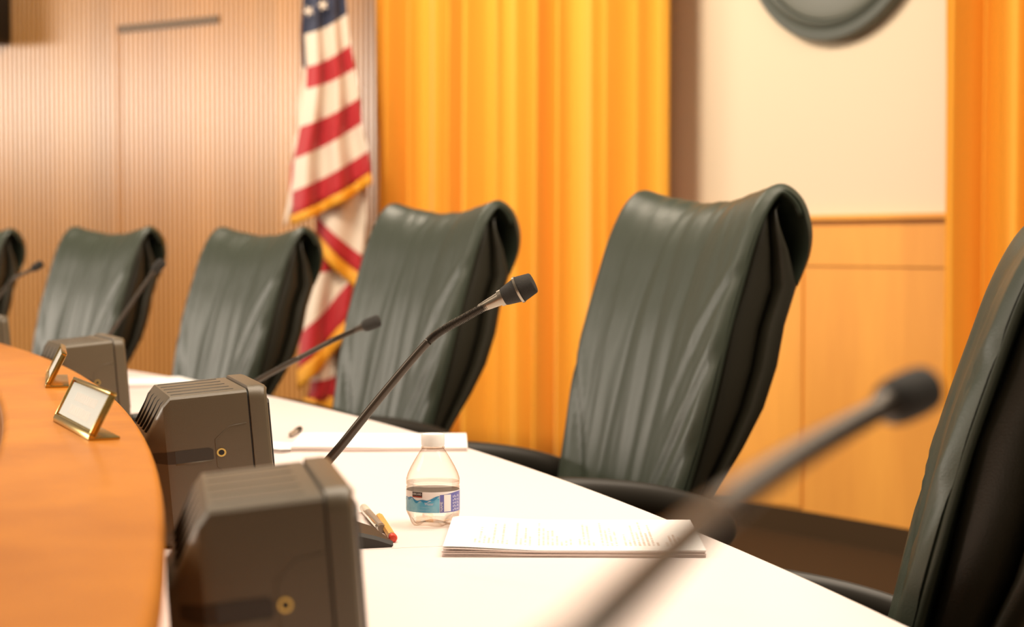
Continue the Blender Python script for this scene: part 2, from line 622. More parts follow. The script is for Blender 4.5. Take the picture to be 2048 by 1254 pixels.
# ================================================================== CHAIRS
# side profile of the front cushion (x forward, z up), wrapped over the top
CUSH = catmull([(-.175, .43), (-.212, .50), (-.240, .57), (-.264, .66), (-.296, .80), (-.328, .93), (-.357, 1.02), (-.382, 1.085),
                (-.410, 1.130), (-.442, 1.152), (-.474, 1.148), (-.499, 1.120), (-.508, 1.075), (-.500, 1.025), (-.478, .975)], 7)
CUSH = [Vector((p[0], p[1])) for p in [(q.x, q.y) for q in [Vector((a[0], a[1], 0)) for a in CUSH]]]


def half_w(z):
    return 0.228 + 0.047 * sstep(.50, .88, z)


def wrinkle(s, t, seed):
    """creases in the leather: s across -1..1, t along 0..1"""
    env = sstep(.02, .12, t) * (1 - sstep(.66, .80, t))
    w = 0.0
    for c, wd, a, sl in seed['v']:
        cc = c + sl * (t - .3) + 0.05 * math.sin(t * 7 + c * 7)
        w -= a * math.exp(-((s - cc) / wd) ** 2) * (0.35 + .65 * math.sin(PI * min(1, t / .72)))
    w += .0042 * noise.noise(Vector((s * 2.6 + 3, t * 2.2, 1.7)))
    w += .0018 * noise.noise(Vector((s * 7.0 + t * 3, t * 2.6, 5.1)))
    w -= .0016 * (1 - abs(noise.noise(Vector((s * 9.0 + t * 5, t * 3.0, 9.3))))) ** 8
    for t0, sg, a, k in seed['d']:
        q = s * sg
        line = t - t0 - k * (q - 1) - .05 * (1 - q) ** 2
        w -= a * math.exp(-(line / .011) ** 2) * sstep(.35, .70, q) * (1 - sstep(.93, 1.0, q) * .6)
        w += a * .6 * math.exp(-((line - .022) / .012) ** 2) * sstep(.35, .70, q) * (1 - sstep(.90, 1.0, q))
    return w * env


def profile_normals(pr):
    out = []
    for i in range(len(pr)):
        a = pr[max(i - 1, 0)]; b = pr[min(i + 1, len(pr) - 1)]
        d = (b - a).normalized()
        out.append(Vector((d.y, -d.x)))      # forward / outer side
    return out


def make_chair():
    root = thing('conference_chair', 'chair', 'chair')
    seed = {'v': [(-.70, .10, .0050, .10), (-.34, .07, .0060, .16), (-.02, .09, .0050, -.06), (.34, .07, .0055, .16)],
            'd': [(.14, 1, .0045, .26), (.20, 1, .006, .30), (.27, 1, .006, .32), (.35, 1, .006, .34), (.45, 1, .005, .36),
                  (.20, -1, .004, .30), (.33, -1, .004, .32)]}
    # --- front cushion
    nrm = profile_normals(CUSH)
    L_ = len(CUSH) - 1
    TH = th = 0.034
    rings = []
    NS = 56
    for i, (p, n) in enumerate(zip(CUSH, nrm)):
        t = i / L_
        hw = half_w(max(p.y, .95) if t > .6 else p.y) * (1 - .03 * sstep(.85, 1.0, t))
        th = TH * (1 - .72 * sstep(.84, 1.0, t))
        ring = []

        def place(s, d):
            y = s * hw
            ear = s * s
            x = p.x + n.x * d + .032 * ear * (1 - sstep(.70, .95, t) * .6)
            z = p.y + n.y * d + .044 * ear * sstep(.35, .70, t)
            return Vector((x, y, z))
        for k in range(NS + 1):                    # front face
            s = -1 + 2 * k / NS
            e = max(0.0, (abs(s) - .90) / .10)
            puff = 0.010 * (1 - s * s) * sstep(0, .1, t)
            d = puff + wrinkle(s, t, seed) - (1 - math.sqrt(max(0, 1 - min(1, e) ** 2))) * th * .5
            ring.append(place(s, d))
        for k in range(9):                        # back face
            s = 1 - 2 * k / 8
            e = 1 if k in (0, 8) else 0
            ring.append(place(s * .985, -th + e * th * .42))
        rings.append(ring)
    bm = bmesh.new(); loft(bm, rings)
    obj('front_cushion', bm, M['leather'], root, auto=70)
    th = TH
    # --- side panel body and rear pad, nested under the wrapped top
    core = []
    for z in [.40, .44, .50, .56, .62, .68, .74, .80, .86, .92, .98, 1.04, 1.08, 1.105, 1.118]:
        # x of cushion at height z (front limb)
        fr = min((q for q in CUSH[:60]), key=lambda q: abs(q.y - z)).x if z < 1.10 else -.385 - (z - 1.10) * .9
        core.append((z, fr))

    def slab(name, f0, f1, wid, m, r, bulge=0.0):
        bm = bmesh.new(); rings = []
        for z, fr in core:
            k = sstep(.58, .86, z) * (1 - 1.20 * sstep(.97, 1.115, z))
            dep = .044 + .078 * k
            xa = fr - th * .8 - f0 * dep; xb = fr - th * .8 - f1 * dep
            hw = half_w(z) * wid
            if z > 1.08:
                hw *= 1 - .06 * (z - 1.08) / .04
            ring = []
            cx, hx = (xa + xb) / 2, (xa - xb) / 2
            for q in range(28):
                a = 2 * PI * q / 28
                ca, sa = math.cos(a), math.sin(a)
                ex = .55 if abs(ca) > 0 else 1
                xx = math.copysign(abs(ca) ** .6, ca) * hx
                yy = math.copysign(abs(sa) ** .22, sa) * hw
                e = (yy / hw) ** 2
                ring.append(Vector((cx + xx + .030 * e * (1 - .3 * sstep(.9, 1.1, z)), yy, z + .038 * e * sstep(.7, 1.0, z))))
            rings.append(ring)
        loft(bm, rings)
        return obj(name, bm, m, root, auto=60)
    slab('side_panel', 0.0, .66, .955, M['leather_side'], .02)
    slab('rear_shell', .60, 1.0, .985, M['leather_side'], .012)
    # --- welt along the rear edge of the cushion, both sides
    for sg in (-1, 1):
        pts = []
        for i in range(4, 84, 2):
            p, n = CUSH[i], nrm[i]; t = i / L_
            hw = half_w(p.y)
            pts.append(Vector((p.x - n.x * th * .72 + .032 * (1 - sstep(.70, .95, t) * .6), sg * hw * 0.985, p.y - n.y * th * .72 + .044 * sstep(.35, .70, t))))
        bm = bmesh.new(); tube(bm, pts, .0055, 8)
        obj('piping', bm, M['leather'], root)
    # --- seat
    bm = bmesh.new(); rings = []
    for k in range(15):
        x = -.22 + .50 * k / 14
        top = .50 - .05 * sstep(.12, .28, x) - .012 * math.sin(PI * (x + .22) / .5)
        bot = .425
        hw = .245 * (1 - .10 * sstep(.2, .28, x))
        if k in (0, 14):
            top -= .02; bot += .012; hw -= .015
        ring = []
        for q in range(32):
            a = 2 * PI * q / 32
            ca, sa = math.cos(a), math.sin(a)
            ring.append(Vector((x, math.copysign(abs(ca) ** .3, ca) * hw, (top + bot) / 2 + math.copysign(abs(sa) ** .6, sa) * (top - bot) / 2)))
        rings.append(ring)
    loft(bm, rings)
    obj('seat', bm, M['leather'], root, auto=60)
    # --- armrests: sloping loops, low at the back, rising to the front
    for sg in (-1, 1):
        path = catmull([(-.30, sg * .225, .565), (-.325, sg * .262, .597), (-.285, sg * .283, .634), (-.18, sg * .290, .668), (-.04, sg * .292, .687), (.08, sg * .292, .688),
                        (.15, sg * .290, .680), (.185, sg * .285, .62), (.175, sg * .275, .53), (.13, sg * .25, .455), (.09, sg * .20, .425)], 6)
        n = len(path)
        rad = [(.017 + .010 * sstep(0, .18, i / n) * (1 - sstep(.55, .75, i / n))) for i in range(n)]
        bm = bmesh.new(); tube(bm, path, rad, 14, flat=.62)
        obj('armrest', bm, M['black_plastic'], root)
    # --- column and five-star base
    bm = bmesh.new(); lathe(bm, [(.028, .09), (.028, .30), (.020, .30), (.020, .43), (.07, .43), (.07, .40)][:4] + [(.09, .43)], 20)
    obj('column', bm, M['metal_dark'], root, auto=40)
    bm = bmesh.new()
    for k in range(5):
        a = 2 * PI * k / 5 + .3
        c, s = math.cos(a), math.sin(a)
        tube(bm, [(0, 0, .11), (.15 * c, .15 * s, .105), (.30 * c, .30 * s, .075)], [.032, .026, .02], 10, flat=.8)
    obj('star_base', bm, M['black_plastic'], root)
    for k in range(5):
        a = 2 * PI * k / 5 + .3
        c, s = math.cos(a), math.sin(a)
        bm = bmesh.new()
        for o_ in (-.014, .014):
            tube(bm, [(.30 * c - s * (o_ - .008), .30 * s + c * (o_ - .008), .028), (.30 * c - s * (o_ + .008), .30 * s + c * (o_ + .008), .028)], .028, 16)
        tube(bm, [(.30 * c, .30 * s, .028), (.30 * c, .30 * s, .075)], .008, 8)
        obj('caster', bm, M['black_plastic'], root, auto=40)
    return root


R_CH = 9.70
chair0 = make_chair()
# pixel column of the back's foot, turn relative to the dais radius, height offset, label
CHAIRS = [
    (1900, R_CH, -16, 0.00, 'black leather conference chair cut off by the right edge, nearest the viewer'),
    (1236, R_CH, 0, 0.00, 'largest fully visible black leather chair, before the cream wall and beside the printed agenda'),
    (758, R_CH, 2, 0.00, 'black leather chair in front of the wide gold curtain, right of the flag'),
    (412, R_CH, 0, -.043, 'black leather chair just left of the flag, backed by the slat wall'),
    (126, R_CH, 0, -.035, 'black leather chair standing against the slat wall, second from the left edge'),
    (-138, R_CH, 0, -.035, 'black leather chair at the left edge, only one back edge in view'),
]
for i, (px, r, turn, dz, lab) in enumerate(CHAIRS):
    c = chair0 if i == 0 else copy_tree(chair0)
    th = theta_at(px, r + .25)
    c.location = polar(th, r, 0)
    c.rotation_euler = (0, 0, th + PI + R_(turn))
    c.scale = (1, 1, 1 + dz)
    if i == 0:                            # pulled closer to the desk and turned away from the viewer
        fa = R_(166.5)
        c.location = (.428 + .255 * math.cos(fa), 1.98 + .255 * math.sin(fa), 0)
        c.rotation_euler = (0, 0, fa)
        c.scale = (1, 1, .945)
    c['label'] = lab; c['category'] = 'chair'; c['group'] = 'chairs along the dais'


# ================================================================== DESK SPEAKERS
def make_speaker():
    root = thing('desk_speaker', 'speaker', 'speaker')
    tilt = R_(4.5)
    D, H, W = .128, .167, .095

    def T(x, y, z):                       # tilt back about the rear bottom edge
        dx = x - D
        return Vector((D + dx * math.cos(tilt) + z * math.sin(tilt), y, -dx * math.sin(tilt) + z * math.cos(tilt)))
    # body: cross-sections along x
    sec = [(.019, H, W), (.096, H - .001, W), (.104, H - .010, W - .002), (D - .004, H - .050, W - .024), (D, H - .055, W - .026)]
    bm = bmesh.new(); rings = []
    for x, h, wd in sec:
        b = .007
        ring = []
        for cy, cz, a0 in ((wd - b, b, -90), (wd - b, h - b, 0), (-wd + b, h - b, 90), (-wd + b, b, 180)):
            for k in range(4):
                a = R_(a0 + 30 * k)
                ring.append(T(x, cy + b * math.cos(a), cz + b * math.sin(a)))
        rings.append(ring)
    loft(bm, rings)
    body = obj('body', bm, M['box'], root, auto=18)
    # front bezel with rounded corners, slightly bowed
    bm = bmesh.new(); rings = []
    for x, g in ((.0175, -.0015), (.017, 0), (.006, 0), (.002, -.0015), (0, -.005)):
        b = .016
        ring = []
        wd, h = W + .001 + g, H + .003 + g
        for cy, cz, a0 in ((wd - b, b, -90), (wd - b, h - b, 0), (-wd + b, h - b, 90), (-wd + b, b, 180)):
            for k in range(6):
                a = R_(a0 + 18 * k)
                yy = cy + b * math.cos(a)
                ring.append(T(x - .011 * (1 - (yy / W) ** 2) * (1 if x < .016 else 0), yy, cz + b * math.sin(a)))
        rings.append(ring)
    loft(bm, rings)
    obj('front_bezel', bm, M['box'], root, auto=30)
    bm = bmesh.new()
    gr = []
    for y in [-.078 + .156 * k / 16 for k in range(17)]:
        xf = -.0110 * (1 - (y / W) ** 2) - .0008
        gr.append([T(x, y, z) for x, z in ((xf, .05), (xf, .148), (.003, .148), (.003, .05))])
    loft(bm, gr)
    obj('front_grille', bm, M['grille'], root, auto=40)
    bm = bmesh.new()
    lathe_axis(bm, [(.010, 0), (.010, .014), (.008, .016)], T(-.008, .06, .028), T(-.02, .06, .028) - T(-.008, .06, .028), 20)
    obj('knob', bm, M['black_plastic'], root, auto=40)
    # black ring painted as the shaded gap between bezel and body
    bm = bmesh.new()
    g = []
    for x in (.0172, .0192):
        b = .010; wd, h = W - .0015, H - .0015
        ring = []
        for cy, cz, a0 in ((wd - b, b, -90), (wd - b, h - b, 0), (-wd + b, h - b, 90), (-wd + b, b, 180)):
            for k in range(4):
                a = R_(a0 + 30 * k)
                ring.append(T(x, cy + b * math.cos(a), cz + b * math.sin(a)))
        g.append(ring)
    loft(bm, g)
    obj('seam_shade_ring', bm, M['box_dark'], root, auto=40)
    # vent slots over the top and down the sloping back
    for k in range(5):
        y = -.074 + .037 * k
        bm = bmesh.new()
        pts = [T(.030, y, H - .0008), T(.093, y, H - .0016), T(.1030, y * .98, H - .0095), T(.121, y * .86, H - .0400)]
        tube(bm, pts, .0013, 8)
        obj('vent_slot', bm, M['box_dark'], body)
    # side recess shade as a dark raised strip, screw bushing and raised mounting outline on both sides
    for sg in (-1, 1):
        bm = bmesh.new()
        yy = sg * W
        side = lambda x: W if x < .096 else (W - .002 * (x - .096) / .008 if x < .104 else W - .002 - .022 * (x - .104) / .020)
        ring = []
        for x, z0, z1 in ((.058, .094, .104), (.062, .0925, .1065), (.080, .092, .1065), (.096, .092, .1060), (.104, .0922, .1055), (.114, .0935, .1050), (.120, .095, .1045)):
            o1 = sg * (side(x) + .0005); o0 = sg * (side(x) - .0012)
            ring.append([T(x, o0, z0), T(x, o1, z0), T(x, o1, z1), T(x, o0, z1)])
        loft(bm, ring)
        rec = obj('recess_shade_strip', bm, M['slot'], body, smooth=False)
        bm = bmesh.new()
        tube(bm, [T(.060, yy, .0922), T(.096, yy, .0914)], .0011, 6)
        obj('recess_lip', bm, M['box'], rec)
        bm = bmesh.new()
        pts = [T(.022, yy, .130), T(.040, yy, .128), T(.055, yy, .115), T(.055, yy, .085), T(.046, yy, .075), T(.022, yy, .071)]
        tube(bm, pts, .0007, 6)
        obj('mount_outline', bm, M['box'], body)
        bm = bmesh.new()
        ax = Vector((0, sg, 0))
        lathe_axis(bm, [(.0048, 0), (.0048, .0012), (.0030, .0012), (.0028, -.001)], T(.050, yy - sg * .0003, .100), ax, 20)
        bsh = obj('screw_bushing', bm, M['brass'], body, auto=40)
        bm = bmesh.new(); lathe_axis(bm, [(.0028, 0), (.0028, .0010)], T(.050, yy, .100), ax, 16)
        obj('bushing_hole', bm, M['box_dark'], bsh, auto=40)
    # connectors on the back
    for y, z in ((.02, .072), (.045, .055), (-.02, .06)):
        bm = bmesh.new(); lathe_axis(bm, [(.006, 0), (.006, .004), (.004, .004), (.004, .002)], T(D - .0005, y, z), T(D + 1, y, z) - T(D, y, z), 16)
        obj('connector', bm, M['port'], body, auto=40)
    # front foot
    bm = bmesh.new()
    zf = T(.012, 0, 0).z
    box(bm, T(.012, 0, 0).x - .008, T(.012, 0, 0).x + .016, -.07, .07, 0, zf + .002); bev(bm, .002)
    obj('front_foot', bm, M['black_plastic'], root, auto=40)
    return root


sp0 = make_speaker()


def spk_place(o, px, py, ztop=.925, nearer=0.0):
    """near top corner of the seam at a photo pixel"""
    p = onz(px, py, ztop)
    # local position of that corner
    th = math.atan2(p.y - CY, p.x - CX)
    for _ in range(4):
        e_r = Vector((math.cos(th), math.sin(th), 0)); e_t = Vector((-math.sin(th), math.cos(th), 0))
        org = Vector((p.x, p.y, 0)) + e_r * .0315 + e_t * .095
        th = math.atan2(org.y - CY, org.x - CX)
    if math.hypot(org.x - CX, org.y - CY) < 9.110:      # keep clear of the ledge panel
        th2 = theta_at(1024 + F_PX * (org.x / org.y), 9.110)
        org = polar(th2, 9.110); th = th2
    th -= nearer
    org = polar(th, 9.101 if nearer else math.hypot(org.x - CX, org.y - CY))
    o.location = (org.x, org.y, TABLE)
    o.rotation_euler = (0, 0, th + PI)


SPK = [((649, 1008), 'blurred dark grey loudspeaker box nearest the viewer, lowest on the desk'),
       ((500, 778), 'sharp dark grey loudspeaker box with vent slots, directly behind the nearest one'),
       ((224, 690), 'dark grey loudspeaker box beyond the brass nameplates, third along the ledge'),
       ((-2, 643), 'dark loudspeaker box at the left edge, farthest along the ledge')]
for i, ((px, py), lab) in enumerate(SPK):
    o = sp0 if i == 0 else copy_tree(sp0)
    spk_place(o, px, py, nearer=.0058 if i == 0 else 0.0)
    o.scale = ((.94, 1.09, 1.0, 1.0)[i], 1, 1)
    o['label'] = lab; o['category'] = 'speaker'; o['group'] = 'loudspeakers along the desk'


# ================================================================== GOOSENECK MICROPHONES
def microphone(label, root_p, path_px, head_dir_px, fancy, base=True):
    """root_p world point on the desk, path points given in world space, last one is the collar"""
    th = math.atan2(root_p.y - CY, root_p.x - CX)
    m = thing('gooseneck_microphone', label, 'microphone', (root_p.x, root_p.y, TABLE), th + PI, 'gooseneck microphones')
    inv = (Matrix.Translation(m.location) @ Matrix.Rotation(th + PI, 4, 'Z')).inverted()
    # base: wedge plate, thin towards the seat (local -x), thick towards the speaker
    bm = bmesh.new()
    pr = [(-.070, .0), (-.072, .006), (-.054, .0125), (-.02, .0215), (.012, .027), (.015, .024), (.015, 0)]
    rings = []
    for y, g in ((-.058, .004), (-.055, 0), (.055, 0), (.058, .004)):
        rings.append([Vector((x * (1 - g), y, max(0, z - (g if z > .004 else 0)))) for x, z in pr])
    loft(bm, rings)
    obj('base', bm, M['black_plastic'], m, auto=35)
    pts = [inv @ Vector(p) for p in path_px]
    fine = catmull([Vector((.0, 0, .030))] + pts, 14)
    n = len(fine)
    # rigid lower tube
    k = int(n * .60)
    bm = bmesh.new(); tube(bm, fine[:k + 1], [.0058 - .0012 * (i / k) for i in range(k + 1)], 14)
    obj('stem', bm, M['mic'], m)
    bm = bmesh.new(); lathe(bm, [(.012, .018), (.012, .040), (.008, .046), (.007, .05)], 20)
    obj('stem_socket', bm, M['black_plastic'], m, auto=40)
    # flexible ribbed neck
    neck = fine[k:]
    dense = []
    for a, b in zip(neck, neck[1:]):
        for q in range(6):
            dense.append(a.lerp(b, q / 6))
    dense.append(neck[-1])
    bm = bmesh.new(); tube(bm, dense, [.0044 + .0006 * (1 if (i // 2) % 2 else -1) for i in range(len(dense))], 12)
    obj('flexible_neck', bm, M['mic'], m, auto=60)
    end = fine[-1]
    ax = (inv.to_3x3() @ Vector(head_dir_px)).normalized()
    bm = bmesh.new()
    if fancy:
        lathe_axis(bm, [(.0046, -.016), (.0062, -.004), (.0078, .010), (.0095, .010), (.0098, .016), (.008, .016)], end, ax, 24)
    else:
        lathe_axis(bm, [(.0046, -.010), (.0056, 0), (.0075, .006), (.0075, .009)], end, ax, 24)
    obj('collar', bm, M['mic_collar'] if fancy else M['mic'], m, auto=40)
    bm = bmesh.new()
    if fancy:
        prof = [(.0095, .014), (.0105, .016), (.0140, .032), (.0150, .0345), (.0146, .038), (.0120, .0515), (.0108, .0525), (.004, .053)]
    else:
        prof = [(.0075, .005), (.0098, .008), (.0108, .013), (.0110, .026), (.0104, .033), (.0075, .036), (.003, .0365)]
    lathe_axis(bm, prof, end, ax, 28)
    head = obj('head', bm, M['mic_foam'], m, auto=40)
    if fancy:
        bm = bmesh.new(); lathe_axis(bm, [(.0135, .0325), (.0158, .0325), (.0158, .0352), (.0135, .0352)], end, ax, 28)
        obj('ring', bm, M['mic_collar'], head, auto=40)
    return m


def root_at(r, Y):
    return Vector((CX + math.sqrt(r * r - (Y - CY) ** 2), Y, TABLE))


# focused microphone: base in front of the second speaker
rp = root_at(9.178, 2.015)
microphone('sharp gooseneck microphone with ringed black head, its base behind the nearest speaker', rp,
           [aty(610, 985, 2.03), aty(690, 882, 2.03), aty(775, 777, 2.03), aty(848, 692, 2.03), aty(880, 664, 2.03), aty(930, 635, 2.03), aty(984, 605, 2.03)],
           aty(1050, 575, 2.03) - aty(984, 607, 2.03) + Vector((0, -.006, 0)), True)
rp = root_at(9.065, .27)
microphone('large blurred gooseneck microphone in the right foreground', rp,
           [aty(900, 1960, .275), aty(985, 1455, .305), aty(1180, 1262, .335), aty(1400, 1052, .45), aty(1560, 935, .58), aty(1670, 868, .68), aty(1760, 818, .77)],
           aty(1880, 763, .80) - aty(1760, 818, .77), False)
rp = root_at(9.17, 3.0)
microphone('slim gooseneck microphone with small dark head in front of the curtain chair', rp,
           [aty(430, 810, 3.0), aty(520, 758, 3.0), aty(600, 715, 3.0), aty(665, 681, 3.0), aty(720, 656, 3.0)],
           aty(770, 636, 3.0) - aty(720, 656, 3.0), False)
rp = root_at(9.16, 3.95)
microphone('gooseneck microphone rising beside the third speaker, its head before the slat wall', rp,
           [aty(178, 722, 3.95), aty(222, 664, 3.95), aty(262, 608, 3.95), aty(305, 546, 3.95)],
           aty(328, 520, 3.95) - aty(305, 546, 3.95), False)
rp = root_at(9.16, 4.85)
microphone('gooseneck microphone at the left edge of the view', rp,
           [aty(-60, 655, 4.85), aty(-5, 596, 4.85), aty(25, 560, 4.85), aty(62, 540, 4.85)],
           aty(95, 518, 4.85) - aty(62, 538, 4.85), False)

# ================================================================== NAMEPLATES
def nameplate(label, p0, p1, marks=True):
    """p0 far lower corner, p1 near lower corner of the front, on the ledge"""
    c = (p0 + p1) / 2
    d = (p0 - p1).normalized()
    ang = math.atan2(d.y, d.x)
    n = thing('nameplate_holder', label, 'nameplate', (c.x, c.y, LEDGE), ang, 'brass nameplates')
    # local +x along the plate (away), local +y towards the audience (left)
    half = .102
    hgt, lean = .043, R_(27)
    def P(x, u, o):      # u up the leaning face, o out of it
        return Vector((x, -u * math.sin(lean) + o * math.cos(lean) , .004 + u * math.cos(lean) + o * math.sin(lean)))
    def slabp(x0, x1, u0, u1, o0, o1):
        b = bmesh.new(); box(b, x0, x1, u0, u1, o0, o1)
        for v in b.verts: v.co = P(*v.co)
        return b
    b = slabp(-half, half, 0, hgt, -.003, 0)
    obj('back_plate', b, M['brass'], n, smooth=False)
    for nm, (x0, x1, u0, u1) in (('frame_rail', (-half, half, hgt - .0005, hgt + .003)), ('frame_rail', (-half, half, -.003, .0035)),
                                 ('frame_side', (-half, -half + .0025, 0, hgt)), ('frame_side', (half - .0025, half, 0, hgt))):
        b = slabp(x0, x1, u0, u1, -.0035, .0035); bev(b, .0010)
        obj(nm, b, M['brass'], n, auto=40)
    b = slabp(-half + .004, half - .004, .005, hgt - .002, 0, .0012)
    ins = obj('paper_insert', b, M['plate'], n, smooth=False)
    ins['label'] = 'white paper insert with faded print'
    b = bmesh.new()
    rnd = random.Random(4)
    for u0 in (.029, .015):
        x = .055
        while x > -.055:
            wdt = rnd.uniform(.005, .009)
            box(b, x - wdt, x, u0 - .005, u0 + .004, .0012, .0013)
            x -= wdt + .003
    for v in b.verts: v.co = P(*v.co)
    obj('faded_print', b, M['plate_mark'], ins, smooth=False)
    # foot: thin strip running back under the plate
    b = bmesh.new(); box(b, -half, half, -.026, .004, 0, .003); bev(b, .0008)
    obj('foot', b, M['brass'], n, auto=40)
    return n


nameplate('brass nameplate with white insert facing us on the maple ledge, the nearer one',
          onz(113, 842, LEDGE), onz(186, 882, LEDGE))
pa = onz(97, 776, LEDGE)
dv = Vector((pa.x, pa.y, 0)).normalized()
pb = pa + Vector((-dv.y * .0, 0, 0)) + Vector((dv.x, dv.y, 0)) * .2
sh = Vector((.012, 0, 0))
nameplate('brass nameplate seen edge-on farther along the maple ledge', pb, pa)


# ================================================================== BOTTLE
pb_ = onz(866, 1049, TABLE)
bot = thing('water_bottle', 'small clear plastic water bottle with blue label and white cap', 'bottle', (pb_.x, pb_.y, TABLE))
PR = [(.0265, .0012), (.0300, .006), (.0318, .014), (.0320, .018), (.0312, .0195), (.0312, .0435), (.0320, .0455), (.0312, .0480), (.0320, .0505), (.0318, .0560),
      (.0300, .0620), (.0262, .0700), (.0220, .0775), (.0178, .0845), (.0145, .0895), (.0126, .0920), (.0122, .0960)]


def petal(r, z, a):
    k = 1 - sstep(.003, .018, z)
    return r * (1 - .26 * k * (0.5 - 0.5 * math.cos(5 * a)) )


def bottle_rings(prof, sh=0.0, n=80):
    return [[Vector(((petal(r, z, 2 * PI * k / n) - sh) * math.cos(2 * PI * k / n), (petal(r, z, 2 * PI * k / n) - sh) * math.sin(2 * PI * k / n), z)) for k in range(n)] for r, z in prof]


bm = bmesh.new()
rg = bottle_rings(PR)
inner_base = bottle_rings([(.020, .0006), (.012, .004), (.003, .0065)])
loft(bm, list(reversed(inner_base)) + rg, caps=False)
obj('shell', bm, M['clear'], bot)
WL = .0525
wp = [(r, z) for r, z in PR if .004 < z < WL] + [(.0320, WL)]
bm = bmesh.new()
loft(bm, bottle_rings([(.0255, .0068)] + wp, .0007), caps=True)
obj('water', bm, M['water'], bot, auto=50)
bm = bmesh.new()
n = 72
rings = []
for r, z in ((.0128, .0945), (.0136, .0950), (.0138, .0960), (.0138, .1075), (.0130, .1090), (.006, .1092)):
    rings.append([Vector(((r + (.00025 if k % 2 and .0952 < z < .108 else 0)) * math.cos(2 * PI * k / n), (r + (.00025 if k % 2 and .0952 < z < .108 else 0)) * math.sin(2 * PI * k / n), z)) for k in range(n)])
loft(bm, rings)
obj('cap', bm, M['white_plastic'], bot, auto=50)
bm = bmesh.new(); lathe(bm, [(.0133, .0915), (.0140, .0918), (.0140, .0938), (.0133, .0942)], 40)
obj('neck_ring', bm, M['clear'], bot, auto=40)
# label wrapped on the barrel; angle measured from the side facing the viewer
LB = bmesh.new()
LMATS = [M['lab_white'], M['lab_blue'], M['lab_deep'], M['lab_purple'], M['lab_black'], M['lab_red'], M['lab_pale']]


def cyl(a, z, d=0.0):
    r = .0318 + d
    return Vector((r * math.sin(a), -r * math.cos(a), z))


def patch(a0, a1, zf0, zf1, mi, d, n=24):
    prev = None
    for k in range(n + 1):
        a = a0 + (a1 - a0) * k / n
        z0 = zf0(a) if callable(zf0) else zf0
        z1 = zf1(a) if callable(zf1) else zf1
        cur = (LB.verts.new(cyl(a, z0, d)), LB.verts.new(cyl(a, z1, d)))
        if prev:
            LB.faces.new((prev[0], cur[0], cur[1], prev[1])).material_index = mi
        prev = cur


def text_on(txt, a_c, z_c, size, mi, d, vertical=False, width=None):
    cu = bpy.data.curves.new('txt', 'FONT')
    cu.body = txt; cu.size = size; cu.align_x = 'CENTER'; cu.align_y = 'CENTER'; cu.resolution_u = 3
    o = bpy.data.objects.new('txt', cu)
    COL.objects.link(o)
    bpy.context.view_layer.update()
    me = bpy.data.meshes.new_from_object(o.evaluated_get(bpy.context.evaluated_depsgraph_get()))
    xs = [v.co.x for v in me.vertices]
    sx = width / (max(xs) - min(xs)) if width else 1.0
    vs = []
    for v in me.vertices:
        x, y = v.co.x * sx, v.co.y
        if vertical:
            x, y = -y, x
        vs.append(LB.verts.new(cyl(a_c + x / .0318, z_c + y, d)))
    for p in me.polygons:
        try:
            LB.faces.new([vs[i] for i in p.vertices]).material_index = mi
        except ValueError:
            pass
    bpy.data.objects.remove(o); bpy.data.curves.remove(cu); bpy.data.meshes.remove(me)


zl, zh = .0185, .0430
patch(-PI, PI, zl, zh, 0, .0002, 96)
wave = lambda a: .0345 + .0016 * math.sin(a * 5 + .5) + .0009 * math.sin(a * 13) + .003 * sstep(.05, .35, a)
patch(-1.9, .285, zl, lambda a: wave(a) - .0022, 1, .00035, 60)
patch(-1.9, .285, lambda a: wave(a) - .0024 - .0012 * math.sin(a * 17), wave, 2, .00045, 60)
patch(.30, 1.9, zl, lambda a: .0395 + .0025 * sstep(.3, 1.2, a), 3, .00035, 40)
patch(-.80, -.36, .0362, .0425, 4, .0006, 10)
patch(-.79, -.37, .0364, .0378, 5, .0007, 10)
text_on('KIRKLAND', -.58, .0402, .0034, 0, .0008, width=.0118)
text_on('Water', -.10, .0290, .0046, 6, .0008, width=.0105)
for zz in (.0258, .0220):
    text_on('.' * 14, -.28, zz, .0022, 6, .0008, width=.013)
text_on('NAME', .225 + .14, .0258, .0042, 0, .0008, vertical=True, width=.0110)
patch(.46, .76, .0195, .0395, 0, .0005, 12)
patch(.46, .60, .0188, .0195, 3, .0006, 6)
for k, aa in enumerate((.86, .94, 1.02, 1.12, 1.20)):
    for q in range(5):
        z0 = .0200 + q * .0038 + (.0006 if k % 2 else 0)
        patch(aa, aa + .035, z0, z0 + .0026 - (.0008 if (k + q) % 3 == 0 else 0), 6, .0006, 2)
obj('label', LB, LMATS, bot, auto=50)


